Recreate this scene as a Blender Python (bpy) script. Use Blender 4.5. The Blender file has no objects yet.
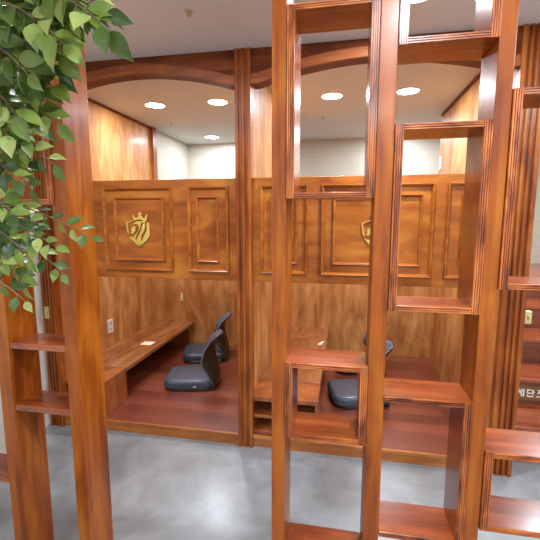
import bpy, bmesh, math, random
from mathutils import Vector, Matrix
random.seed(7)
S = bpy.context.scene
COL = S.collection
PI = math.pi

# ------------------------------------------------------------------ materials
def new_mat(name):
    m = bpy.data.materials.new(name); m.use_nodes = True
    nt = m.node_tree; b = nt.nodes['Principled BSDF']
    return m, nt, b

def ramp(nt, stops):
    r = nt.nodes.new('ShaderNodeValToRGB')
    el = r.color_ramp.elements
    while len(el) < len(stops): el.new(0.5)
    for e, (p, c) in zip(el, stops):
        e.position = p; e.color = (*c, 1)
    return r

def wood(name, dark, mid, light, axis='z', scale=1.0, rough=0.3, coat=0.4, grain=26, blotch=2.0, bump=0.05, stretch=0.06, spec=0.5):
    """varnished timber: stretched noise along the grain axis plus soft blotches"""
    m, nt, b = new_mat(name)
    tc = nt.nodes.new('ShaderNodeTexCoord')
    mp = nt.nodes.new('ShaderNodeMapping')
    sc = [1, 1, 1]; sc['xyz'.index(axis)] = stretch
    mp.inputs['Scale'].default_value = [s*scale for s in sc]
    oi = nt.nodes.new('ShaderNodeObjectInfo')
    off = nt.nodes.new('ShaderNodeVectorMath'); off.operation = 'ADD'
    mul = nt.nodes.new('ShaderNodeMath'); mul.operation = 'MULTIPLY'; mul.inputs[1].default_value = 13.7
    nt.links.new(oi.outputs['Random'], mul.inputs[0])
    nt.links.new(tc.outputs['Object'], off.inputs[0]); nt.links.new(mul.outputs[0], off.inputs[1])
    nt.links.new(off.outputs[0], mp.inputs['Vector'])
    n1 = nt.nodes.new('ShaderNodeTexNoise'); n1.inputs['Scale'].default_value = grain
    n1.inputs['Detail'].default_value = 6; n1.inputs['Roughness'].default_value = 0.6; n1.inputs['Distortion'].default_value = 0.6
    nt.links.new(mp.outputs[0], n1.inputs['Vector'])
    mp2 = nt.nodes.new('ShaderNodeMapping')
    sc2 = [1, 1, 1]; sc2['xyz'.index(axis)] = 0.35
    mp2.inputs['Scale'].default_value = sc2
    nt.links.new(off.outputs[0], mp2.inputs['Vector'])
    n2 = nt.nodes.new('ShaderNodeTexNoise'); n2.inputs['Scale'].default_value = blotch*3
    n2.inputs['Detail'].default_value = 3; n2.inputs['Distortion'].default_value = 1.2
    nt.links.new(mp2.outputs[0], n2.inputs['Vector'])
    mx = nt.nodes.new('ShaderNodeMath'); mx.operation = 'MULTIPLY_ADD'; mx.inputs[1].default_value = 0.5
    m2 = nt.nodes.new('ShaderNodeMath'); m2.operation = 'MULTIPLY'; m2.inputs[1].default_value = 0.5
    nt.links.new(n2.outputs[0], m2.inputs[0]); nt.links.new(n1.outputs[0], mx.inputs[0]); nt.links.new(m2.outputs[0], mx.inputs[2])
    r = ramp(nt, [(0.38, dark), (0.5, mid), (0.62, light)])
    nt.links.new(mx.outputs[0], r.inputs[0]); nt.links.new(r.outputs[0], b.inputs['Base Color'])
    b.inputs['Roughness'].default_value = rough
    b.inputs['Coat Weight'].default_value = coat; b.inputs['Coat Roughness'].default_value = 0.18
    b.inputs['Specular IOR Level'].default_value = spec
    if bump:
        bp = nt.nodes.new('ShaderNodeBump'); bp.inputs['Strength'].default_value = bump; bp.inputs['Distance'].default_value = 0.002
        nt.links.new(n1.outputs[0], bp.inputs['Height']); nt.links.new(bp.outputs[0], b.inputs['Normal'])
    return m

def plain(name, c, rough=0.5, metal=0.0, coat=0.0, noise=0.0, nscale=20):
    m, nt, b = new_mat(name)
    b.inputs['Roughness'].default_value = rough; b.inputs['Metallic'].default_value = metal
    b.inputs['Coat Weight'].default_value = coat
    tc = nt.nodes.new('ShaderNodeTexCoord'); n = nt.nodes.new('ShaderNodeTexNoise')
    n.inputs['Scale'].default_value = nscale; n.inputs['Detail'].default_value = 4
    nt.links.new(tc.outputs['Object'], n.inputs['Vector'])
    r = ramp(nt, [(0.3, [x*(1-noise) for x in c]), (0.7, [min(1, x*(1+noise)) for x in c])])
    nt.links.new(n.outputs[0], r.inputs[0]); nt.links.new(r.outputs[0], b.inputs['Base Color'])
    return m

def emit(name, c, s):
    m, nt, b = new_mat(name)
    b.inputs['Base Color'].default_value = (*c, 1)
    b.inputs['Emission Color'].default_value = (*c, 1); b.inputs['Emission Strength'].default_value = s
    return m

M = {}
M['post'] = wood('post_varnish', (0.1480, 0.0266, 0.0024), (0.2738, 0.0622, 0.0042), (0.3700, 0.1073, 0.0084), 'z', rough=.36, coat=.1, spec=.32)
M['shelf'] = wood('shelf_varnish', (.14,.026,.007), (.25,.052,.013), (.34,.085,.021), 'x', rough=.24, coat=.5, spec=.5)
M['ply_v'] = wood('plywood_edge_upright', (.075,.014,.005), (.32,.075,.014), (.54,.17,.04), 'z', scale=1.0, grain=90, blotch=6, rough=.35, coat=.2, stretch=.035)
M['ply_h'] = wood('plywood_edge_level', (.075,.014,.005), (.32,.075,.014), (.54,.17,.04), 'x', scale=1.0, grain=90, blotch=6, rough=.35, coat=.2, stretch=.035)
M['inner'] = wood('box_lining', (.10,.020,.008), (.17,.036,.013), (.24,.06,.02), 'y', rough=.24, coat=.5)
M['wall'] = wood('plywood_wall', (.33,.120,.028), (.50,.222,.064), (.66,.34,.125), 'z', grain=8, blotch=2.0, rough=.45, coat=.1, stretch=.2, spec=.35)
M['panel'] = wood('panel_varnish', (.215,.050,.004), (.33,.090,.008), (.42,.145,.016), 'x', grain=10, blotch=2.2, rough=.42, coat=.08, stretch=.3, spec=.3)
M['trim'] = wood('moulding_varnish', (.22,.048,.005), (.34,.090,.009), (.44,.15,.022), 'x', rough=.33, coat=.2, spec=.4)
M['pilaster'] = wood('pilaster_varnish', (0.1564, 0.0294, 0.0032), (0.2760, 0.0644, 0.0064), (0.3864, 0.1150, 0.0136), 'z', rough=.36, coat=.12, spec=.35)
M['beam'] = wood('beam_varnish', (.10,.022,.006), (.18,.043,.011), (.26,.070,.018), 'x', rough=.55, coat=0, spec=.2)
M['arch'] = wood('arch_moulding_varnish', (.16,.040,.012), (.26,.072,.020), (.34,.105,.032), 'x', rough=.45, coat=.1, spec=.3)
M['desk'] = wood('desk_top', (.22,.070,.022), (.32,.118,.040), (.42,.18,.07), 'y', grain=10, rough=.25, coat=.45)
M['desk_side'] = wood('desk_side', (.22,.054,.013), (.32,.09,.022), (.40,.13,.036), 'z', grain=14, rough=.3, coat=.35)
M['kick'] = wood('kick_board', (.30,.075,.010), (.42,.13,.018), (.52,.19,.034), 'x', rough=.3, coat=.3)
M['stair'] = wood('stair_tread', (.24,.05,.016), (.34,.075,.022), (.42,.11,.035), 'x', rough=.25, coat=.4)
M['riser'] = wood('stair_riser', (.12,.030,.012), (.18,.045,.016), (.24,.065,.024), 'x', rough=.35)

def plank_mat():
    m, nt, b = new_mat('deck_planks')
    tc = nt.nodes.new('ShaderNodeTexCoord')
    br = nt.nodes.new('ShaderNodeTexBrick')
    br.inputs['Scale'].default_value = 1.0; br.inputs['Brick Width'].default_value = 1.25; br.inputs['Row Height'].default_value = 0.125
    br.inputs['Mortar Size'].default_value = 0.0016; br.inputs['Mortar Smooth'].default_value = 0.2
    br.inputs['Color1'].default_value = (0, 0, 0, 1); br.inputs['Color2'].default_value = (1, 1, 1, 1); br.inputs['Mortar'].default_value = (.5, .5, .5, 1)
    nt.links.new(tc.outputs['Object'], br.inputs['Vector'])
    mp = nt.nodes.new('ShaderNodeMapping'); mp.inputs['Scale'].default_value = (.5, 9, 9)
    nt.links.new(tc.outputs['Object'], mp.inputs['Vector'])
    n = nt.nodes.new('ShaderNodeTexNoise'); n.inputs['Scale'].default_value = 6; n.inputs['Detail'].default_value = 6; n.inputs['Distortion'].default_value = .5
    nt.links.new(mp.outputs[0], n.inputs['Vector'])
    mx = nt.nodes.new('ShaderNodeMix'); mx.data_type = 'FLOAT'; mx.inputs[0].default_value = .45
    nt.links.new(n.outputs[0], mx.inputs[2]); nt.links.new(br.outputs['Color'], mx.inputs[3])
    r = ramp(nt, [(.15, (.12,.024,.014)), (.45, (.19,.041,.022)), (.8, (.27,.070,.038))])
    nt.links.new(mx.outputs[0], r.inputs[0])
    mm = nt.nodes.new('ShaderNodeMix'); mm.data_type = 'RGBA'
    nt.links.new(br.outputs['Fac'], mm.inputs[0]); nt.links.new(r.outputs[0], mm.inputs[6]); mm.inputs[7].default_value = (.07,.018,.01,1)
    nt.links.new(mm.outputs[2], b.inputs['Base Color'])
    b.inputs['Roughness'].default_value = .3; b.inputs['Coat Weight'].default_value = .8; b.inputs['Coat Roughness'].default_value = .25
    return m
M['deck'] = plank_mat()

def floor_mat():
    m, nt, b = new_mat('polished_grey_floor')
    tc = nt.nodes.new('ShaderNodeTexCoord')
    n = nt.nodes.new('ShaderNodeTexNoise'); n.inputs['Scale'].default_value = 2.6; n.inputs['Detail'].default_value = 9; n.inputs['Roughness'].default_value = .62; n.inputs['Distortion'].default_value = .5
    nt.links.new(tc.outputs['Object'], n.inputs['Vector'])
    r = ramp(nt, [(.30, (.145,.155,.158)), (.48, (.225,.241,.252)), (.72, (.34,.365,.385))])
    nt.links.new(n.outputs[0], r.inputs[0])
    br = nt.nodes.new('ShaderNodeTexBrick'); br.offset = 0
    br.inputs['Scale'].default_value = 1; br.inputs['Brick Width'].default_value = .9; br.inputs['Row Height'].default_value = .9
    br.inputs['Mortar Size'].default_value = .0015; br.inputs['Mortar Smooth'].default_value = .3
    nt.links.new(tc.outputs['Object'], br.inputs['Vector'])
    mm = nt.nodes.new('ShaderNodeMix'); mm.data_type = 'RGBA'
    f = nt.nodes.new('ShaderNodeMath'); f.operation = 'MULTIPLY'; f.inputs[1].default_value = .35
    nt.links.new(br.outputs['Fac'], f.inputs[0]); nt.links.new(f.outputs[0], mm.inputs[0])
    nt.links.new(r.outputs[0], mm.inputs[6]); mm.inputs[7].default_value = (.14,.14,.135,1)
    nt.links.new(mm.outputs[2], b.inputs['Base Color'])
    rr = nt.nodes.new('ShaderNodeMapRange'); rr.inputs['To Min'].default_value = .24; rr.inputs['To Max'].default_value = .4
    nt.links.new(n.outputs[0], rr.inputs['Value']); nt.links.new(rr.outputs[0], b.inputs['Roughness'])
    b.inputs['Specular IOR Level'].default_value = .6
    b.inputs['Coat Weight'].default_value = .35; b.inputs['Coat Roughness'].default_value = .22
    return m
M['floor'] = floor_mat()

def tile_mat(name, c):
    m, nt, b = new_mat(name)
    tc = nt.nodes.new('ShaderNodeTexCoord')
    sp = nt.nodes.new('ShaderNodeSeparateXYZ'); nt.links.new(tc.outputs['Object'], sp.inputs[0])
    ad = nt.nodes.new('ShaderNodeMath'); nt.links.new(sp.outputs[0], ad.inputs[0]); nt.links.new(sp.outputs[1], ad.inputs[1])
    cb = nt.nodes.new('ShaderNodeCombineXYZ'); nt.links.new(ad.outputs[0], cb.inputs[0]); nt.links.new(sp.outputs[2], cb.inputs[1])
    br = nt.nodes.new('ShaderNodeTexBrick'); br.offset = .5
    br.inputs['Scale'].default_value = 1; br.inputs['Brick Width'].default_value = .6; br.inputs['Row Height'].default_value = .3
    br.inputs['Mortar Size'].default_value = .004; br.inputs['Mortar Smooth'].default_value = .4
    br.inputs['Color1'].default_value = (*c, 1); br.inputs['Color2'].default_value = (*[x*.96 for x in c], 1); br.inputs['Mortar'].default_value = (*[x*.8 for x in c], 1)
    nt.links.new(cb.outputs[0], br.inputs['Vector']); nt.links.new(br.outputs['Color'], b.inputs['Base Color'])
    b.inputs['Roughness'].default_value = .35
    return m
M['tile'] = tile_mat('pale_wall_tile', (.54,.52,.44))
M['white'] = plain('white_paint', (.74,.71,.64), .6, noise=.03, nscale=3)
M['ceiling'] = plain('ceiling_paint', (.68,.70,.71), .75, noise=.03, nscale=2)
M['gold'] = plain('brushed_gold', (.80,.60,.16), .32, 1.0, noise=.06)
M['brass'] = plain('brass_plate', (.72,.58,.28), .35, .9, noise=.06)
M['plastic'] = plain('white_plastic', (.82,.82,.80), .35, noise=.02)
M['outlet'] = plain('outlet_grey', (.50,.50,.49), .4, noise=.03)
M['ivory'] = plain('ivory_plastic', (.78,.70,.42), .4, noise=.03)
M['slot'] = plain('dark_slot', (.05,.05,.05), .5, noise=.1)
M['steel'] = plain('grey_metal', (.45,.45,.46), .35, .8, noise=.05)
M['leather'] = plain('black_leatherette', (.055,.075,.105), .38, coat=.2, noise=.2, nscale=60)
M['pad'] = plain('back_pad_plastic', (.13,.17,.23), .25, coat=.6, noise=.1, nscale=40)  # base lightened towards blue to carry the ceiling's reflection on the pad
M['shell'] = plain('black_ply_shell', (.016,.015,.015), .22, coat=.7, noise=.2)
M['paper'] = plain('white_paper', (.86,.84,.74), .7, noise=.03)
M['yellow'] = plain('yellow_print', (.78,.58,.06), .6, noise=.05)
M['slipper'] = plain('cream_slipper', (.74,.68,.52), .6, noise=.05)
M['sole'] = plain('slipper_sole', (.35,.30,.22), .7, noise=.05)
M['signboard'] = wood('sign_board', (.15,.065,.024), (.21,.10,.04), (.27,.14,.06), 'x', rough=.5, coat=0)
M['letter'] = plain('white_letter', (.86,.86,.84), .5, noise=.02)
M['bark'] = wood('twig_bark', (.07,.045,.022), (.13,.085,.04), (.20,.14,.07), 'z', rough=.8, coat=0, grain=60)
M['pot'] = plain('dark_pot', (.06,.055,.05), .5, noise=.15)
M['soil'] = plain('soil', (.045,.03,.02), .95, noise=.3, nscale=60)
M['lamp'] = emit('lamp_diffuser', (1, .97, .92), 14)
M['ring'] = plain('lamp_trim', (.85,.84,.82), .4, noise=.01)

def leaf_mat():
    m, nt, b = new_mat('leaf_green')
    g = nt.nodes.new('ShaderNodeNewGeometry')
    r = ramp(nt, [(0, (.030,.062,.014)), (.4, (.090,.145,.024)), (.75, (.17,.245,.036)), (1, (.34,.40,.12))])
    nt.links.new(g.outputs['Random Per Island'], r.inputs[0])
    tc = nt.nodes.new('ShaderNodeTexCoord'); n = nt.nodes.new('ShaderNodeTexNoise'); n.inputs['Scale'].default_value = 45
    nt.links.new(tc.outputs['Object'], n.inputs['Vector'])
    mm = nt.nodes.new('ShaderNodeMix'); mm.data_type = 'RGBA'; mm.blend_type = 'OVERLAY'; mm.inputs[0].default_value = .25
    nt.links.new(r.outputs[0], mm.inputs[6]); nt.links.new(n.outputs['Color'], mm.inputs[7])
    nt.links.new(mm.outputs[2], b.inputs['Base Color'])
    b.inputs['Roughness'].default_value = .42
    tr = nt.nodes.new('ShaderNodeBsdfTranslucent'); nt.links.new(mm.outputs[2], tr.inputs['Color'])
    ms = nt.nodes.new('ShaderNodeMixShader'); ms.inputs[0].default_value = .3
    out = nt.nodes['Material Output']
    nt.links.new(b.outputs[0], ms.inputs[1]); nt.links.new(tr.outputs[0], ms.inputs[2]); nt.links.new(ms.outputs[0], out.inputs['Surface'])
    return m
M['leaf'] = leaf_mat()

# ------------------------------------------------------------------ mesh helpers
class MB:
    def __init__(s): s.v = []; s.f = []; s.mi = []
    def add(s, vs, fs, mi=0):
        o = len(s.v); s.v += [tuple(v) for v in vs]
        for f in fs: s.f.append([o+i for i in f]); s.mi.append(mi)
        return s
    def box(s, x0, x1, y0, y1, z0, z1, mi=0):
        vs = [(x0,y0,z0),(x1,y0,z0),(x1,y1,z0),(x0,y1,z0),(x0,y0,z1),(x1,y0,z1),(x1,y1,z1),(x0,y1,z1)]
        return s.add(vs, [(0,3,2,1),(4,5,6,7),(0,1,5,4),(1,2,6,5),(2,3,7,6),(3,0,4,7)], mi)
    def prism(s, poly, axis, a, b, mi=0):
        """closed 2-D outline pushed along an axis: x->(y,z), y->(x,z), z->(x,y)"""
        def P(p, t):
            return {'x': (t,p[0],p[1]), 'y': (p[0],t,p[1]), 'z': (p[0],p[1],t)}[axis]
        n = len(poly)
        vs = [P(p, a) for p in poly] + [P(p, b) for p in poly]
        fs = [tuple(range(n)), tuple(range(2*n-1, n-1, -1))] + [(i, i+n, (i+1) % n + n, (i+1) % n) for i in range(n)]
        return s.add(vs, fs, mi)
    def cyl(s, c, r, h, axis='z', n=24, r2=None, mi=0):
        r2 = r if r2 is None else r2
        vs = []
        for (rr, t) in ((r, 0), (r2, h)):
            for i in range(n):
                a = 2*PI*i/n; p = (rr*math.cos(a), rr*math.sin(a))
                q = {'z': (p[0],p[1],t), 'y': (p[0],t,p[1]), 'x': (t,p[0],p[1])}[axis]
                vs.append((c[0]+q[0], c[1]+q[1], c[2]+q[2]))
        fs = [tuple(range(n)), tuple(range(2*n-1, n-1, -1))] + [(i, i+n, (i+1) % n + n, (i+1) % n) for i in range(n)]
        return s.add(vs, fs, mi)
    def tube(s, pts, radii, n=8, mi=0):
        pts = [Vector(p) for p in pts]; vs = []; fs = []
        for i, p in enumerate(pts):
            t = (pts[min(i+1, len(pts)-1)] - pts[max(i-1, 0)]).normalized()
            a = t.orthogonal().normalized() if i == 0 else (a - t*a.dot(t)).normalized()
            b = t.cross(a)
            for k in range(n):
                an = 2*PI*k/n; vs.append(p + (a*math.cos(an) + b*math.sin(an))*radii[i])
        for i in range(len(pts)-1):
            for k in range(n):
                fs.append((i*n+k, i*n+(k+1) % n, (i+1)*n+(k+1) % n, (i+1)*n+k))
        fs += [tuple(range(n-1, -1, -1)), tuple(range((len(pts)-1)*n, len(pts)*n))]
        return s.add(vs, fs, mi)

def world_loc(o):
    v = Vector((0, 0, 0))
    while o is not None: v = v + o.location; o = o.parent
    return v

def obj(name, mb, mat, parent=None, origin=None, bevel=0.0, smooth=False, seg=2):
    """ONE mesh object from an MB whose vertices are in world space"""
    me = bpy.data.meshes.new(name)
    base = world_loc(parent) if parent else Vector(origin or (0, 0, 0))
    me.from_pydata([Vector(v) - base for v in mb.v], [], mb.f)
    for m in (mat if isinstance(mat, (list, tuple)) else [mat]): me.materials.append(m)
    for p, mi in zip(me.polygons, mb.mi): p.material_index = mi
    bm = bmesh.new(); bm.from_mesh(me); bmesh.ops.recalc_face_normals(bm, faces=bm.faces); bm.to_mesh(me); bm.free()
    if smooth:
        for p in me.polygons: p.use_smooth = True
    o = bpy.data.objects.new(name, me); COL.objects.link(o)
    if parent: o.parent = parent
    else: o.location = base
    if bevel:
        md = o.modifiers.new('bevel', 'BEVEL'); md.width = bevel; md.segments = seg; md.limit_method = 'ANGLE'; md.angle_limit = math.radians(40)
    return o

def tag(o, label, cat, group=None):
    o['label'] = label; o['category'] = cat
    if group: o['group'] = group
    return o
def thing(name, label, cat, loc, group=None):
    o = bpy.data.objects.new(name, None); COL.objects.link(o); o.location = loc; o.empty_display_size = .1
    return tag(o, label, cat, group)
def struct(name, mb, mat, origin=None, **k):
    o = obj(name, mb, mat, None, origin, **k); o['kind'] = 'structure'; return o
def dup(root, loc, label, group=None):
    r = root.copy(); COL.objects.link(r); r.location = loc; r['label'] = label
    if group: r['group'] = group
    for ch in list(root.children):
        c = ch.copy(); COL.objects.link(c); c.parent = r
        for g in list(ch.children):
            d = g.copy(); COL.objects.link(d); d.parent = c
    return r

# ------------------------------------------------------------------ key measures (metres, camera foot at the origin)
CEIL = 2.555
YF, YB = 2.413, 4.20                 # booth front and booth back
XL, XR = -2.16, .91                  # inner faces of the outer booth walls
PM0, PM1 = -.655, -.60               # partition between the booths
PLAT = .083
RX1 = 2.6; YREAR = -2.6; YEND = 5.25

# ------------------------------------------------------------------ setting
struct('floor', MB().box(XL-.1, RX1+.1, YREAR-.1, YEND+.1, -.1, 0), M['floor'])
struct('ceiling', MB().box(XL-.1, RX1+.1, YREAR-.1, YEND+.1, CEIL, CEIL+.1), M['ceiling'])
struct('wall_left', MB().box(XL-.1, XL, YREAR-.1, YF+.05, 0, CEIL), M['white'])
struct('wall_left_rear', MB().box(XL-.1, XL, YB, YEND+.1, 0, CEIL), M['tile'])
struct('wall_back', MB().box(XL, RX1, YEND, YEND+.1, 0, CEIL), M['tile'])
struct('wall_right', MB().box(RX1, RX1+.1, YREAR-.1, YEND, 0, CEIL), M['white'])
struct('wall_front', MB().box(XL, RX1, YREAR-.1, YREAR, 0, CEIL), M['white'])
struct('wall_booth_left', MB().box(XL-.1, XL, YF+.05, YB, 0, CEIL), M['wall'])
struct('wall_booth_middle', MB().box(PM0, PM1, YF+.03, YB, PLAT, CEIL), M['wall'])
struct('wall_booth_right', MB().box(XR, XR+.12, YF+.03, YB+.04, 0, CEIL), M['wall'])
struct('wall_booth_back', MB().box(XL, XR, YB, YB+.04, 0, 1.62), M['wall'])
struct('trim_1', MB().box(XL, XL+.035, YB-.03, YB+.05, 1.62, CEIL), M['pilaster'])
# thin dark cover strip where the wood wall meets the ceiling
struct('trim_2', MB().box(XL, XL+.012, YF+.06, YB-.03, CEIL-.022, CEIL), M['beam'])
struct('trim_3', MB().box(XR-.012, XR, YF+.06, YB, CEIL-.022, CEIL), M['beam'])

# ------------------------------------------------------------------ fluted columns
def fluted(x0, x1, y, z0, z1, n, d=.012, back=.07):
    w = x1-x0; pts = [(x0, y+back), (x0, y)]
    e = w*.14; pitch = (w-2*e)/n; g = pitch*.34
    for i in range(n):
        a = x0+e+i*pitch+pitch*.5-g
        pts += [(a, y), (a+g*.35, y+d), (a+2*g-g*.35, y+d), (a+2*g, y)]
    pts += [(x1, y), (x1, y+back)]
    return MB().prism(pts, 'z', z0, z1)
def column(x0, x1, n, label, d=.012, back=.07):
    t = thing('fluted_column', label, 'column', ((x0+x1)/2, YF, 0))
    obj('shaft', fluted(x0, x1, YF-.02, 0, CEIL-.001, n, d, back), M['pilaster'], t, bevel=.0015)
    return t
t = column(-2.131, -2.03, 3, 'narrow fluted wooden column beside the white wall at left, behind the plant')
p = obj('brass_plate', MB().box(-2.108, -2.072, YF-.034, YF-.02, .832, .92), M['brass'], t, bevel=.002); p['label'] = 'upright brass plate'
obj('latch', MB().box(-2.097, -2.083, YF-.044, YF-.034, .86, .892), M['brass'], p, bevel=.002)
column(-.677, -.578, 2, 'fluted wooden column between the two booths')
t = column(.895, 1.022, 3, 'wide fluted wooden column at the corner beside the stairs', .016, .05)
p = obj('brass_plate', MB().box(1.022, 1.062, YF-.008, YF+.028, .948, 1.022), M['brass'], t, bevel=.003); p['label'] = 'square brass plate on the side'
obj('latch', MB().box(1.040, 1.054, YF-.016, YF-.008, .972, .998), M['brass'], p, bevel=.002)

# ------------------------------------------------------------------ arched beams
def arch_beam(x0, x1, label):
    t = thing('arched_beam', label, 'beam', ((x0+x1)/2, YF, CEIL-.2))
    ze, za = 2.352, 2.457
    def low(s):            # s in 0..1 across the opening: level shoulders, then a segmental curve
        q = min(1, max(0, (min(s, 1-s)-.03)/.47))
        return ze+(za-ze)*math.sin(q*PI/2)**.85
    N = 40
    xs = [x0+(x1-x0)*i/N for i in range(N+1)]
    lo = [(x, low(i/N)) for i, x in enumerate(xs)]
    obj('fascia', MB().prism(lo+[(x1, CEIL), (x0, CEIL)], 'y', YF, YF+.10), M['beam'], t)
    # curved moulding planted along the arch
    wv = .055
    up = [(x, z+wv) for x, z in lo]
    obj('arch_moulding', MB().prism([(x, z-.004) for x, z in lo]+up[::-1], 'y', YF-.022, YF), M['arch'], t, bevel=.006)
    return t
arch_beam(-2.03, -.677, 'dark arched wooden beam over the left booth')
arch_beam(-.578, .895, 'dark arched wooden beam over the right booth')

# ------------------------------------------------------------------ hanging panels with mouldings and crest
def ring(x0, x1, z0, z1, y, w=.022, h=.022):
    mb = MB(); prof = [(0, 0), (.002, h*.7), (w*.25, h), (w*.55, h*.85), (w, .001)]
    vs = []; n = len(prof)
    for (cx, cz, sx, sz) in ((x0,z0,1,1),(x1,z0,-1,1),(x1,z1,-1,-1),(x0,z1,1,-1)):
        for (d, hh) in prof: vs.append((cx+sx*d, y-hh, cz+sz*d))
    fs = []
    for k in range(4):
        for i in range(n-1):
            a = k*n+i; b = ((k+1) % 4)*n+i; fs.append((a, b, b+1, a+1))
        fs.append((k*n+n-1, ((k+1) % 4)*n+n-1, ((k+1) % 4)*n, k*n))
    return mb.add(vs, fs)

def crest(parent, cx, y):
    k = .0245/9*1.0         # metres per sketch unit (sketch is 9 units per photo pixel)
    k = .171/215
    def W(pts): return [(cx+(px-251)*k, 1.59-(py-105)*(.233/320)) for px, py in pts]
    A = [(205,225),(222,200),(255,186),(285,190),(300,204),(283,212),(275,235),(268,270),(240,310),(225,345),(230,372),(255,400),(262,425),(225,395),(180,350),(168,335),(190,338),(206,345),(215,325),(235,300),(255,280),(262,250),(255,222),(235,212)]
    B = [(303,206),(320,226),(318,250),(305,285),(280,325),(274,368),(282,374),(266,422),(257,398),(233,370),(240,345),(262,305),(282,262),(290,230)]
    Cc = [(345,195),(358,215),(360,320),(322,372),(268,423),(287,374),(294,345),(314,305),(330,265),(332,232),(326,214),(336,205)]
    D = [(195,246),(215,233),(236,240),(226,256),(230,274),(210,300),(190,306),(181,296),(193,282),(187,266)]
    L = [(143,207),(150,198),(212,178),(216,184),(157,208),(165,290),(173,306),(162,308),(151,292)]
    R = [(283,193),(300,184),(318,196),(322,216),(312,204),(300,198)]
    mb = MB()
    for p in (A, B, Cc, D, L, R): mb.prism(W(p), 'y', y-.010, y)
    o = obj('crest', mb, M['gold'], parent, bevel=.0012)
    o['label'] = 'gold shield crest with a maned animal head in profile'
    cr = [(214,174),(205,130),(212,128),(226,158),(252,156),(262,142),(256,128),(264,116),(272,104),(282,116),(288,128),(281,142),(292,156),(316,162),(334,128),(343,132),(334,186),(326,196),(300,180),(270,172),(240,176),(222,184)]
    obj('crown', MB().prism(W(cr), 'y', y-.011, y), M['gold'], o, bevel=.0012)
    return o

def hanging_panel(x0, x1, wide, narrows, label):
    z0, z1 = 1.142, 1.80
    y = YF+.012
    t = thing('hanging_panel', label, 'panel', ((x0+x1)/2, YF, z0))
    obj('board', MB().box(x0, x1, y, y+.04, z0, z1), M['panel'], t, bevel=.003)
    for (a, b, ia, ib) in [wide]+narrows:
        obj('outer_moulding', ring(a, b, 1.196, 1.752, y), M['trim'], t)
        obj('inner_moulding', ring(ia, ib, 1.262, 1.688, y, .018, .018), M['trim'], t)
    crest(t, (wide[0]+wide[1])/2, y)
    return t
hanging_panel(-2.03, -.677, (-1.617,-1.115,-1.536,-1.177), [(-1.007,-.733,-.95,-.80), (-1.999,-1.725,-1.932,-1.782)], 'wooden hanging panel with gold crest in full view over the left booth')
hanging_panel(-.578, .895, (-.144,.509,-.073,.444), [(-.524,-.225,-.458,-.291), (.575,.870,.653,.805)], 'wooden hanging panel over the right booth, its crest half behind a divider post')

# ------------------------------------------------------------------ platforms
def platform(x0, x1, label):
    t = thing('raised_platform', label, 'platform', ((x0+x1)/2, YF, 0))
    obj('base', MB().box(x0+.005, x1-.005, YF+.03, YB-.002, 0, PLAT-.018), M['kick'], t)
    obj('deck', MB().box(x0, x1, YF+.012, YB-.001, PLAT-.018, PLAT), M['deck'], t)
    obj('kick_board', MB().box(x0, x1, YF+.004, YF+.03, 0, PLAT-.016), M['kick'], t, bevel=.002)
    obj('nosing', MB().box(max(x0, -2.155), x1, YF-.004, YF+.012, PLAT-.024, PLAT+.001), M['kick'], t, bevel=.004)
platform(XL+.001, PM0+.02, 'raised plank platform floor of the left booth')
platform(PM0+.022, XR-.001, 'raised plank platform floor of the right booth')

# ------------------------------------------------------------------ low desks
def low_desk(x0, x1, label):
    t = thing('low_desk', label, 'desk', ((x0+x1)/2, YF+.03, PLAT))
    zt = .348; y0, y1 = YF+.03, YF+.335; zb = PLAT+.0015
    obj('tabletop', MB().box(x0, x1, y1+.002, YB-.002, zt-.034, zt), M['desk'], t, bevel=.003)
    c = obj('cubby_box', MB().box(x0, x1, y0-.004, y1, zt-.030, zt).box(x0, x0+.02, y0, y1, zb, zt-.03).box(x1-.02, x1, y0, y1, zb, zt-.03)
            .box(x0+.02, x1-.02, y1-.012, y1, zb, zt-.03).box(x0+.02, x1-.02, y0, y1-.012, zb, zb+.02), M['desk_side'], t, bevel=.002)
    obj('cubby_shelf', MB().box(x0+.02, x1-.02, y0+.003, y1-.012, .195, .215), M['desk_side'], c, bevel=.002)
    obj('wall_batten', MB().box(x0, x0+.03, y1+.002, YB-.002, zt-.075, zt-.034), M['desk_side'], t)
    obj('end_support', MB().box(x0+.03, x1-.06, YB-.03, YB-.004, zb, zt-.034), M['desk_side'], t)
low_desk(XL+.001, -1.712, 'long low wooden desk along the wall in the left booth')
low_desk(PM1+.001, -.146, 'low wooden desk with front cubbies in the right booth')

# ------------------------------------------------------------------ floor chairs
def rounded_box(hx, hy, z0, z1, rc, rv, n=8, top_dome=.0):
    """cushion: rounded-corner plan outline lofted with a rounded side profile"""
    mb = MB(); rings = []
    prof = []
    for i in range(6):
        a = -PI/2 + i/5*PI/2; prof.append((rv*(1-math.cos(a)), z0+rv*(1+math.sin(a))*.6))
    for i in range(6):
        a = i/5*PI/2; prof.append((rv*(1-math.cos(a)), z1-rv+rv*math.sin(a)))
    prof += [(rv*2.2, z1+top_dome*.6), (rv*4.5, z1+top_dome)]
    for ins, z in prof:
        r = max(rc-ins*.7, .01); x, y = hx-ins, hy-ins; pts = []
        for (sx, sy, a0) in ((1,1,0),(-1,1,PI/2),(-1,-1,PI),(1,-1,3*PI/2)):
            for i in range(n+1):
                a = a0+PI/2*i/n; pts.append((sx*(x-r)+r*math.cos(a), sy*(y-r)+r*math.sin(a), z))
        rings.append(pts)
    k = len(rings[0]); vs = [p for r in rings for p in r]; fs = []
    for j in range(len(rings)-1):
        for i in range(k): fs.append((j*k+i, j*k+(i+1) % k, (j+1)*k+(i+1) % k, (j+1)*k+i))
    fs += [tuple(range(k-1, -1, -1)), tuple(range((len(rings)-1)*k, len(rings)*k))]
    return mb.add(vs, fs)

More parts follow.
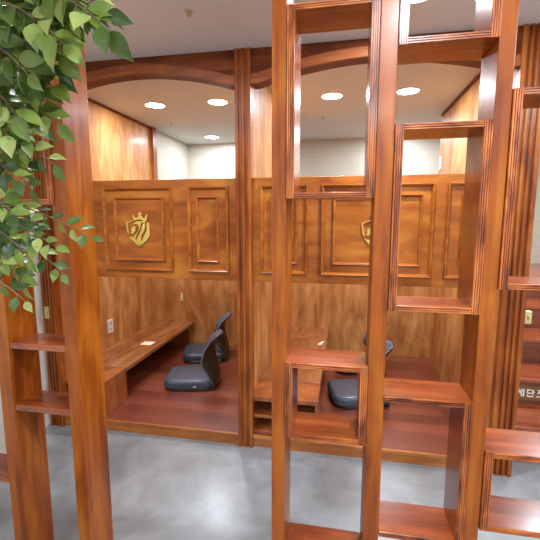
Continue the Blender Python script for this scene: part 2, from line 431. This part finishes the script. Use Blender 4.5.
def floor_chair(loc, label, group):
    t = thing('floor_chair', label, 'chair', (0, 0, 0), group)
    obj('seat_cushion', rounded_box(.222, .19, .016, .094, .085, .030, top_dome=.006), M['leather'], t, smooth=True)
    obj('base', MB().prism([(x*.205, y*.195) for x, y in ((-1,-.7),(-.7,-1),(.8,-1),(1,-.7),(1,.7),(.8,1),(-.7,1),(-1,.7))], 'z', 0, .03), M['shell'], t, bevel=.006)
    # moulded back: sweeps out from under the seat, in at the lumbar, then leans back
    NS, NT = 22, 14; vs = []; fs = []
    key = [(-.02,.150,.006,.175),(.0,.185,.006,.180),(.10,.236,.018,.182),(.2,.258,.070,.182),(.35,.244,.155,.176),(.55,.218,.262,.148),(.72,.214,.345,.134),(.86,.236,.410,.122),(1.0,.292,.462,.090)]
    def at(s):
        for a, b in zip(key, key[1:]):
            if s <= b[0]:
                u = (s-a[0])/(b[0]-a[0]); u = u*u*(3-2*u)*.5+u*.5
                return [a[i]+(b[i]-a[i])*u for i in (1,2,3)]
        return key[-1][1:]
    for i in range(NS+1):
        s = i/NS; x, z, w = at(s)
        if s > .9: w *= math.sqrt(max(.05, 1-((s-.9)/.105)**2))**.6
        for j in range(NT+1):
            q = -1+2*j/NT
            wrap = .12*min(1, s*2.2)*(1-.8*max(0, s-.5)/.5)
            vs.append((x-wrap*q*q, w*q, z+.010*s*(-q*q)))
    for i in range(NS):
        for j in range(NT):
            a = i*(NT+1)+j; fs.append((a, a+1, a+NT+2, a+NT+1))
    b = obj('backrest', MB().add(vs, fs), M['shell'], t, smooth=True)
    md = b.modifiers.new('thick', 'SOLIDIFY'); md.thickness = .011; md.offset = 0
    md = b.modifiers.new('soft', 'SUBSURF'); md.levels = 1; md.render_levels = 1
    # upholstered inner face of the back
    vs2 = []; fs2 = []
    for i in range(NS+1):
        s = .12+.865*i/NS; x, z, w = at(s); w *= .97
        for j in range(NT+1):
            q = -1+2*j/NT; qq = q*.97
            wrap = .12*min(1, s*2.2)*(1-.8*max(0, s-.5)/.5)
            vs2.append((x-wrap*qq*qq-.010-.004*(1-q*q), w*q, z+.010*s*(-q*q)+.012*max(0, s-.7)/.3))
    for i in range(NS):
        for j in range(NT):
            a = i*(NT+1)+j; fs2.append((a, a+1, a+NT+2, a+NT+1))
    p = obj('back_pad', MB().add(vs2, fs2), M['pad'], t, smooth=True)
    md = p.modifiers.new('thick', 'SOLIDIFY'); md.thickness = .010; md.offset = 0
    g = obj('care_tag', MB().box(.04, .062, -.1912, -.188, .034, .044), M['plastic'], t); g['label'] = 'tiny white tag on the seat side'
    t.location = loc; t.rotation_euler = (0, 0, math.radians(13))
    return t
G = 'legless black floor chairs on the platforms'
c0 = floor_chair((-1.315, 3.15, PLAT+.001), 'black legless floor chair nearest the front in the left booth', G)
dup(c0, (-1.425, 3.79, PLAT+.001), 'black legless floor chair at the back of the left booth', G).rotation_euler.z = math.radians(19)
dup(c0, (.130, 3.11, PLAT+.001), 'black legless floor chair nearest the front in the right booth', G)
dup(c0, (.150, 3.78, PLAT+.001), 'black legless floor chair at the back of the right booth, mostly hidden', G)

# ------------------------------------------------------------------ small things on walls and desks
def socket(name, label, c, axis, w, h, cat='socket', mat='plastic', holes=True):
    """face plate on a wall; axis +x/-x/-y is the way it faces"""
    t = thing(name, label, cat, c)
    x, y, z = c; d = .010
    def B(a0, a1, b0, b1, p0, p1):
        if axis == '+x': return MB().box(x+p0, x+p1, y+a0, y+a1, z+b0, z+b1)
        if axis == '-x': return MB().box(x-p1, x-p0, y+a0, y+a1, z+b0, z+b1)
        return MB().box(x+a0, x+a1, y-p1, y-p0, z+b0, z+b1)
    obj('face_plate', B(-w/2, w/2, -h/2, h/2, 0, d), M[mat], t, bevel=.002)
    if holes:
        for s in (-1, 1):
            obj('outlet', B(-w*.25, w*.25, s*h*.22-h*.13, s*h*.22+h*.13, d, d+.002), M['outlet'], t, bevel=.001)
    return t
socket('wall_socket', 'white double wall socket above the desk on the left booth wall', (XL, 3.23, .536), '+x', .075, .125)
socket('switch_plate', 'slim ivory plate on the back wall of the left booth', (-1.852, YB, .633), '-y', .028, .10, 'switch', 'ivory', False)
socket('switch_plate', 'white switch box high on the right booth wall near its back corner', (XR, 4.155, 2.085), '-x', .075, .125, 'switch', 'plastic', False)
for z, w in ((2.317, 'upper'), (2.258, 'lower')):
    tag(obj('fixing_plate', MB().box(PM1-.001, PM1+.006, 2.452, 2.50, z-.018, z+.018), M['steel'], None, (PM1, 2.476, z), bevel=.002), w+' of two small grey fixing plates high on the partition beside the middle column', 'fixing')
for z, w in ((1.075, 'upper'), (1.02, 'lower')):
    tag(obj('fixing_plate', MB().box(PM1-.001, PM1+.005, 2.485, 2.525, z-.016, z+.016), M['ivory'], None, (PM1, 2.5, z), bevel=.002), w+' of two pale fixing plates below the panel beside the middle column', 'fixing')
for z, w in ((1.05, 'upper'), (.985, 'lower')):
    tag(obj('fixing_plate', MB().box(XL-.001, XL+.005, 2.60, 2.64, z-.016, z+.016), M['steel'], None, (XL, 2.62, z), bevel=.002), w+' of two dull fixing plates on the wall beside the far left column', 'fixing')
t = thing('desk_card', 'small white and yellow card lying on the left booth desk', 'card', (-1.847, 3.36, .3485))
mb = MB(); mb.box(-1.90, -1.79, 3.30, 3.40, .3485, .3503); obj('card', mb, M['paper'], t)
obj('print_band', MB().box(-1.895, -1.84, 3.355, 3.385, .3503, .3508), M['yellow'], t)
# crumpled paper: a creased fan of facets
vs = []; N = 7
for i in range(N):
    for j in range(4):
        vs.append((-.225+.05*i/6*(1 if j else .8)+.012*math.sin(i*2+j), 3.59+.022*j+.05*(i/6)**2, .3495+.004*((i+j) % 2)+.012*(i/6)*(1 if j in (1,2) else .3)))
fs = [(i*4+j, i*4+j+1, (i+1)*4+j+1, (i+1)*4+j) for i in range(N-1) for j in range(3)]
o = obj('paper_scrap', MB().add(vs, fs), M['paper'], None, (-.2, 3.63, .3485)); tag(o, 'curled scrap of white paper on the right booth desk', 'paper')
md = o.modifiers.new('thick', 'SOLIDIFY'); md.thickness = .0015
tag(obj('desk_card', MB().prism([(-.592, .3485), (-.584, .3485), (-.5895, .418), (-.5935, .418)], 'y', 3.20, 3.31), M['paper'], None, (-.588, 3.25, .3485)), 'pale card leaning on the partition at the wall side of the right booth desk', 'card')

# ------------------------------------------------------------------ stairs
t = thing('staircase', 'reddish wooden stairs rising at the right beyond the wide column', 'stairs', (1.7, 2.63, 0))
RISE, RUN = .2, .335; SX0, SX1 = 1.045, RX1-.002
for k in range(5):
    y = 2.64+k*RUN; z = RISE*(k+1)
    last = k == 4
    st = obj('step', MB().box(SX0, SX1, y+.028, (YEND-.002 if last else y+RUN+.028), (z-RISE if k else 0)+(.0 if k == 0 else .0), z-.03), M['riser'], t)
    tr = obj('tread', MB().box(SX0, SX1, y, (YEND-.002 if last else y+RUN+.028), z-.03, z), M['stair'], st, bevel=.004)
sg = thing('step_sign', 'brown strip with white Korean letters on the second stair riser', 'sign', (1.5, 2.64+RUN+.028, .285))
ys = 2.64+RUN+.0265
obj('board', MB().box(1.06, 1.78, ys-.008, ys, .232, .342), M['signboard'], sg, bevel=.001)
def strokes(x, z, lst, s=.056):
    mb = MB(); th = .0082
    for (x0, z0, x1, z1) in lst:
        a = Vector((x+x0*s, 0, z+z0*s)); b = Vector((x+x1*s, 0, z+z1*s)); d = (b-a).normalized(); n = Vector((-d.z, 0, d.x))*th/2
        p = [a-n, b-n, b+n, a+n]
        mb.prism([(q.x, q.z) for q in p], 'y', ys-.0105, ys-.008)
    return mb
CH = [[(.02,.9,.42,.9),(.40,.94,.12,.35),(.36,.66,.62,.66),(.36,.46,.62,.46),(.64,1,.64,0),(.88,1,.88,0)],
      [(.08,.93,.55,.93),(.12,.93,.12,.5),(.12,.5,.6,.5),(.76,1,.76,.3),(.76,.68,.98,.68),(.16,.32,.16,.04),(.12,.06,.85,.06)],
      [(.12,.92,.88,.92),(.5,.9,.14,.48),(.5,.82,.88,.48),(.5,.42,.5,.1),(.02,.08,.98,.08)],
      [(.32,.98,.06,.5),(.32,.9,.58,.5),(.8,1,.8,.45),(.2,.36,.82,.36),(.2,.36,.2,.0),(.82,.36,.82,.0),(.2,.04,.82,.04)]]
for i, ch in enumerate(CH):
    obj('letter', strokes(1.262+i*.0665, .259, ch), M['letter'], sg)

# slipper at the foot of the stairs
t = thing('slipper', 'cream slipper on the grey floor by the stairs', 'slipper', (1.305, 2.36, 0))
def foot(s, k): return [(1.305+.125*math.cos(a)*k, 2.36+.048*math.sin(a)*k*(1+.12*math.cos(a))) for a in [2*PI*i/28 for i in range(28)]]
obj('sole', MB().prism(foot(0, 1.0), 'z', .001, .018), M['sole'], t, bevel=.004)
vs = []; fs = []
for i in range(13):
    for j in range(13):
        a = PI*.5+PI*i/12; e = PI*j/12
        rx = .125*math.sin(e)
        vs.append((1.305-.125*math.sin(PI*.5*i/12)*.0+(-.122+.125*i/12), 2.36+.047*math.cos(e)*math.sin(PI*(.08+.42*i/12))**.5, .016+.045*math.sin(e)*math.sin(PI*(.06+.44*i/12))**.6))
for i in range(12):
    for j in range(12): a = i*13+j; fs.append((a, a+1, a+14, a+13))
o = obj('upper', MB().add(vs, fs), M['slipper'], t, smooth=True)
md = o.modifiers.new('thick', 'SOLIDIFY'); md.thickness = .005
obj('insole', MB().prism(foot(0, .9), 'z', .018, .022), M['slipper'], t)

# ------------------------------------------------------------------ room dividers
YD, DD = 1.30, .155
TP = .026
def post(parent, x0, x1):
    o = obj('post', MB().box(x0, x1, YD, YD+DD, 0, CEIL-.001), M['post'], parent, bevel=.003)
    return o
def shelf(parent, x0, x1, ztop):
    s = obj('shelf', MB().box(x0+.001, x1-.001, YD+.004, YD+DD-.004, ztop-TP+.002, ztop), M['shelf'], parent, bevel=.002)
    return s
def reeds_v(mb, x0, x1, z0, z1, mi):
    n = 4; w = (x1-x0)/n
    for i in range(n):
        a = x0+i*w; mb.prism([(a+w*.06, YD-.004), (a+w*.22, YD-.0085), (a+w*.78, YD-.0085), (a+w*.94, YD-.004)], 'z', z0, z1, mi)
def reeds_h(mb, x0, x1, z0, z1, mi):
    n = 3; w = (z1-z0)/n
    for i in range(n):
        a = z0+i*w; mb.prism([(YD-.004, a+w*.06), (YD-.0085, a+w*.22), (YD-.0085, a+w*.78), (YD-.004, a+w*.94)], 'x', x0, x1, mi)
def box_frame(parent, x0, x1, z0, z1, tp=TP, left=True):
    x0 += .0008; x1 -= .0008
    y0, y1 = YD-.004, YD+DD
    th = TP*.76
    mb = MB()
    xa = x0+tp if left else x0
    mb.box(xa, x1-tp, y0, y1, z0, z0+th).box(xa, x1-tp, y0, y1, z1-th, z1)
    if left: mb.box(x0, x0+tp, y0, y1, z0, z1)
    mb.box(x1-tp, x1, y0, y1, z0, z1)
    b = obj('box_frame', mb, M['shelf'], parent)
    e = MB()
    if left: reeds_v(e, x0, x0+tp, z0, z1, 0)
    reeds_v(e, x1-tp, x1, z0, z1, 0)
    reeds_h(e, xa, x1-tp, z0, z0+th, 1); reeds_h(e, xa, x1-tp, z1-th, z1, 1)
    o = obj('reeded_edge', e, [M['ply_v'], M['ply_h']], b); o['label'] = 'finely ridged front edging of the box'
    return b

t = thing('room_divider', 'open wooden lattice divider with stacked boxes filling the centre and right', 'divider', (.13, YD, 0))
P2 = (-.243, -.194); P3 = (.090, .145); P4 = (.424, .470); P5 = (.79, .845)
for p in (P2, P3, P4, P5): post(t, *p)
ROW_A = ((.767, 1.050), (1.614, 2.208)); ROW_B = ((.430, .955), (1.249, 1.837), (2.064, 2.50)); ROW_C = ((.508, .792), (1.331, 1.922))
for (a, b), rows in (((P2[1], P3[0]), ROW_A), ((P3[1], P4[0]), ROW_B), ((P4[1], P5[0]), ROW_C)):
    for z0, z1 in rows: box_frame(t, a, b, z0, z1, left=(z0 != .430))
shelf(t, P2[1], P3[0], .30)

t = thing('room_divider', 'narrow wooden lattice divider at left behind the plant', 'divider', (-1.2, YD, 0))
Q0 = (-1.392, -1.33); Q1 = (-1.070, -1.014); Qm = (-1.72, -1.66)
for p in (Qm, Q0, Q1): post(t, *p)
box_frame(t, Q0[1], Q1[0], 1.600, 2.19, .022)
shelf(t, Q0[1], Q1[0], 1.046)
shelf(t, Q0[1], Q1[0], .778)
box_frame(t, Qm[1], Q0[0], 1.243, 1.844, .022)
shelf(t, Qm[1], Q0[0], .44)

# ------------------------------------------------------------------ leafy plant
def tree():
    rnd = random.Random(11)
    t = thing('leafy_plant', 'tall leafy green plant reaching in at the upper left', 'plant', (-1.32, .88, 0))
    obj('pot', MB().cyl((-1.32,.88,0), .15, .34, n=28, r2=.19), M['pot'], t, bevel=.01)
    obj('soil', MB().cyl((-1.32,.88,.34), .18, .006, n=28), M['soil'], t)
    trunk = [(-1.32,.88,.34),(-1.30,.885,.8),(-1.27,.88,1.2),(-1.25,.89,1.6),(-1.22,.88,2.0),(-1.18,.88,2.38)]
    obj('trunk', MB().tube(trunk, [.024,.022,.02,.017,.013,.008], 10), M['bark'], t, smooth=True)
    twigs = MB(); lv = MB()
    def leaf(p, d, n, L, Wd, fold):
        d = d.normalized(); n = (n-d*n.dot(d)).normalized(); s = d.cross(n)
        prof = [(0,.0,0),(.08,.20,.0),(.24,.42,.01),(.42,.5,.012),(.60,.42,.0),(.76,.25,-.03),(.89,.09,-.06),(1,.0,-.09)]
        vs = []
        for u, w, z in prof:
            for q in (-1, 0, 1):
                vs.append(p+d*(u*L)+s*(q*w*Wd)+n*(z*L*1.2+abs(q)*w*Wd*fold))
        fs = []
        for i in range(len(prof)-1):
            for j in range(2):
                a = i*3+j; fs.append((a, a+1, a+4, a+3))
        lv.add(vs, fs)
    def sprig(pts, n, L, r0=.004, droop=.22, spread=1.0, jit=.25):
        P = [Vector(p) for p in pts]
        twigs.tube(P, [r0*(1-.75*i/(len(P)-1)) for i in range(len(P))], 6)
        for k in range(n):
            f = .22+.78*k/(n-1); u = f*(len(P)-1); i = min(int(u), len(P)-2); q = P[i].lerp(P[i+1], u-i)
            tg = (P[i+1]-P[i]).normalized()
            nr = Vector((rnd.uniform(-.5,.5), -1+rnd.uniform(-.2,.3), .55+rnd.uniform(-.4,.4))).normalized()
            side = tg.cross(nr).normalized()*(1 if k % 2 else -1)
            if k == n-1: side = side*.15
            d = tg*.75+side*spread*rnd.uniform(.7,1.1)+Vector((rnd.uniform(-jit,jit), rnd.uniform(-jit,jit), -droop+rnd.uniform(-jit,jit)))
            l = L*rnd.uniform(.8,1.15)
            pe = q+d.normalized()*l*.16
            twigs.tube([q, pe], [.0014, .001], 5)
            leaf(pe, d, nr+Vector((rnd.uniform(-.45,.45), 0, rnd.uniform(-.45,.45))), l, l*rnd.uniform(.52,.66), rnd.uniform(.1,.5))
    SPRIGS = [((-0.921,0.86,2.127),(-0.551,0.86,2.011),9,0.067),
    ((-0.938,0.9,2.117),(-0.638,0.9,2.06),9,0.07),
    ((-0.878,0.84,2.058),(-0.647,0.84,1.951),9,0.07),
    ((-1.018,0.95,2.176),(-0.725,0.95,2.089),9,0.069),
    ((-0.855,0.88,2.142),(-0.707,0.88,2.013),9,0.068),
    ((-0.953,0.88,2.051),(-0.72,0.88,1.924),9,0.068),
    ((-1.009,0.93,2.067),(-0.813,0.93,2.016),9,0.072),
    ((-0.982,0.9,2.003),(-0.764,0.9,1.873),9,0.067),
    ((-0.917,0.84,1.973),(-0.742,0.84,1.889),8,0.07),
    ((-1.032,0.94,1.973),(-0.838,0.94,1.855),9,0.065),
    ((-0.949,0.86,1.902),(-0.803,0.86,1.807),8,0.067),
    ((-1.033,0.93,1.88),(-0.744,0.93,1.802),8,0.057),
    ((-1.001,0.9,1.857),(-0.816,0.9,1.759),8,0.06),
    ((-1.062,0.95,1.835),(-0.884,0.95,1.735),8,0.069),
    ((-1.046,0.93,1.776),(-0.764,0.93,1.697),7,0.062),
    ((-1.093,0.97,1.772),(-0.881,0.97,1.689),8,0.059),
    ((-1.017,0.9,1.73),(-0.857,0.9,1.654),7,0.065),
    ((-0.959,0.86,1.82),(-0.83,0.86,1.761),7,0.067),
    ((-0.843,0.84,2.118),(-0.53,0.84,1.971),10,0.07),
    ((-0.865,0.92,2.166),(-0.61,0.92,2.059),9,0.072),
    ((-0.986,0.94,2.094),(-0.659,0.94,2.036),9,0.07),
    ((-0.9,0.86,2.059),(-0.675,0.86,1.931),10,0.067),
    ((-0.97,0.92,2.035),(-0.72,0.92,1.925),9,0.066),
    ((-0.955,0.9,1.977),(-0.729,0.9,1.881),9,0.062),
    ((-0.902,0.86,2.048),(-0.678,0.86,2.027),9,0.072),
    ((-1.028,0.96,1.928),(-0.801,0.96,1.848),9,0.059),
    ((-1.043,0.95,1.712),(-0.855,0.95,1.637),7,0.053),
    ((-1.073,1.06,2.187),(-0.814,1.06,2.083),10,0.077),
    ((-1.097,1.08,2.172),(-0.916,1.08,2.028),10,0.078),
    ((-1.13,1.1,2.069),(-0.973,1.1,1.982),10,0.076),
    ((-1.043,0.95,1.978),(-0.888,0.95,1.942),9,0.074),
    ((-1.109,1.0,1.919),(-0.912,1.0,1.867),9,0.072),
    ((-1.231,1.1,1.864),(-0.973,1.1,1.835),9,0.073),
    ((-1.205,1.08,1.576),(-0.961,1.08,1.537),9,0.06),
    ((-1.122,1.0,1.529),(-0.961,1.0,1.509),8,0.061),
    ((-1.24,1.1,1.476),(-1.031,1.1,1.38),8,0.061),
    ((-1.139,1.05,2.134),(-0.934,1.05,2.116),9,0.076),
    ((-1.164,1.06,2.027),(-0.948,1.06,1.928),9,0.071),
    ((-1.197,1.08,1.948),(-1.031,1.08,1.791),8,0.072),
    ((-1.093,1.02,2.222),(-0.858,1.02,2.151),9,0.074),
    ((-1.044,1.04,2.254),(-0.766,1.04,2.086),9,0.069),
    ((-1.103,0.96,1.602),(-0.687,0.96,1.501),10,0.045),
    ((-1.129,0.98,1.574),(-0.799,0.98,1.395),9,0.052),
    ((-1.085,0.94,1.561),(-0.785,0.94,1.474),9,0.05),
    ((-1.064,0.92,1.544),(-0.852,0.92,1.447),8,0.056),
    ((-1.127,0.97,1.5),(-0.926,0.97,1.364),8,0.059),
    ((-1.034,0.9,1.599),(-0.872,0.9,1.566),7,0.06),
    ((-1.048,0.9,1.49),(-0.917,0.9,1.436),7,0.06),
    ((-1.096,0.93,1.383),(-0.886,0.93,1.32),5,0.052),
    ((-1.204,1.04,1.528),(-0.93,1.04,1.489),8,0.058),
    ((-1.224,1.05,1.463),(-1.036,1.05,1.456),8,0.064)]
    for a, b, n, L in SPRIGS:
        a = Vector(a); b = Vector(b)
        root = Vector((-1.24, .88, a.z-.05)); twigs.tube([root, root.lerp(a, .6)+Vector((0, 0, .02)), a], [.007, .006, .004], 7)
        up = Vector((0, 0, .03))
        sprig([a, a.lerp(b, .3)+up*.8, a.lerp(b, .55)+up, a.lerp(b, .8)+up*.6, b], int(n*1.5), L*(.86 if b.z < 1.7 else .98))
    obj('twigs', twigs, M['bark'], t, smooth=True)
    obj('foliage', lv, M['leaf'], t, smooth=True)
tree()

# ------------------------------------------------------------------ ceiling fittings
def downlight(x, y, label, power, grp, r=.082, proto=[None]):
    if proto[0] is None:
        t = thing('ceiling_downlight', label, 'light', (x, y, CEIL), grp)
        rp = MB(); n = 32; vs = []; fs = []
        prof = [(r+.014, 0), (r+.012, -.004), (r+.002, -.006), (r, -.001)]
        for i in range(n):
            a = 2*PI*i/n
            for q, z in prof: vs.append((x+q*math.cos(a), y+q*math.sin(a), CEIL+z))
        for i in range(n):
            for j in range(3): a = i*4+j; b = ((i+1) % n)*4+j; fs.append((a, b, b+1, a+1))
        obj('trim_ring', rp.add(vs, fs), M['ring'], t, smooth=True)
        obj('diffuser', MB().cyl((x, y, CEIL-.003), r, .003, n=32), M['lamp'], t)
        proto[0] = t
    else:
        t = dup(proto[0], (x, y, CEIL), label, grp)
    ld = bpy.data.lights.new('downlight_lamp', 'AREA'); ld.shape = 'DISK'; ld.size = r*2; ld.energy = power; ld.color = (.895, .955, 1.04)
    lo = bpy.data.objects.new('downlight_lamp', ld); COL.objects.link(lo); lo.location = (x, y, CEIL-.009)
    return t
BW = 10.5; HW = 22
GB = 'round recessed downlights over the booths'
downlight(-1.70, 3.40, 'left round downlight of the front pair in the left booth ceiling', BW, GB)
downlight(-1.116, 3.41, 'right round downlight of the front pair in the left booth ceiling', BW, GB)
downlight(-1.66, 4.82, 'small far round downlight behind the left booth back wall', 11, GB)
downlight(-.131, 3.43, 'left round downlight of the pair in the right booth ceiling', BW, GB)
downlight(.469, 3.415, 'right round downlight of the pair in the right booth ceiling', BW, GB)
downlight(.293, 1.985, 'round hall downlight cut by the top edge of the photo', HW, 'round recessed downlights in the hall')
for x, y in ((-1.25,1.25),(.3,.45),(1.7,.6),(-1.3,-1.3),(.3,-1.3),(1.7,-1.3),(1.9,3.6),(.6,4.85)):  # unseen lamps; the first is set forward to brighten the left hanging panel
    downlight(x, y, 'round hall downlight outside the view', 11 if y > 4 else HW, 'round recessed downlights in the hall')

def sprinkler(x, y, label, k=1.0):
    t = thing('ceiling_sprinkler', label, 'sprinkler', (x, y, CEIL))
    obj('rosette', MB().cyl((x, y, CEIL-.006), .020*k, .006, n=20), M['brass'], t)
    obj('nozzle', MB().cyl((x, y, CEIL-.026), .008*k, .020, n=12, r2=.010*k), M['steel'], t)
sprinkler(-.776, 1.946, 'small brass sprinkler in the hall ceiling in front of the left arch')
sprinkler(-1.848, 4.05, 'tiny ceiling sprinkler at the back of the left booth', .7)
sprinkler(-.242, 4.08, 'tiny ceiling sprinkler at the back of the right booth', .7)

# ------------------------------------------------------------------ world, camera, view
w = bpy.data.worlds.new('world'); S.world = w; w.use_nodes = True
w.node_tree.nodes['Background'].inputs[0].default_value = (.9, .93, 1, 1)
w.node_tree.nodes['Background'].inputs[1].default_value = .3
cd = bpy.data.cameras.new('camera'); cam = bpy.data.objects.new('camera', cd); COL.objects.link(cam)
cd.sensor_width = 36; cd.lens = 36*389/540; cd.clip_start = .02
pitch = math.atan2(52, 389); yaw = math.atan2(75, math.hypot(389, 52))
cam.location = (0, 0, 1.55); cam.rotation_euler = (PI/2-pitch, 0, yaw)
S.camera = cam
S.view_settings.view_transform = 'Standard'; S.view_settings.look = 'None'
S.view_settings.gamma = 1; S.view_settings.use_curve_mapping = False
S.view_settings.exposure = 0.58
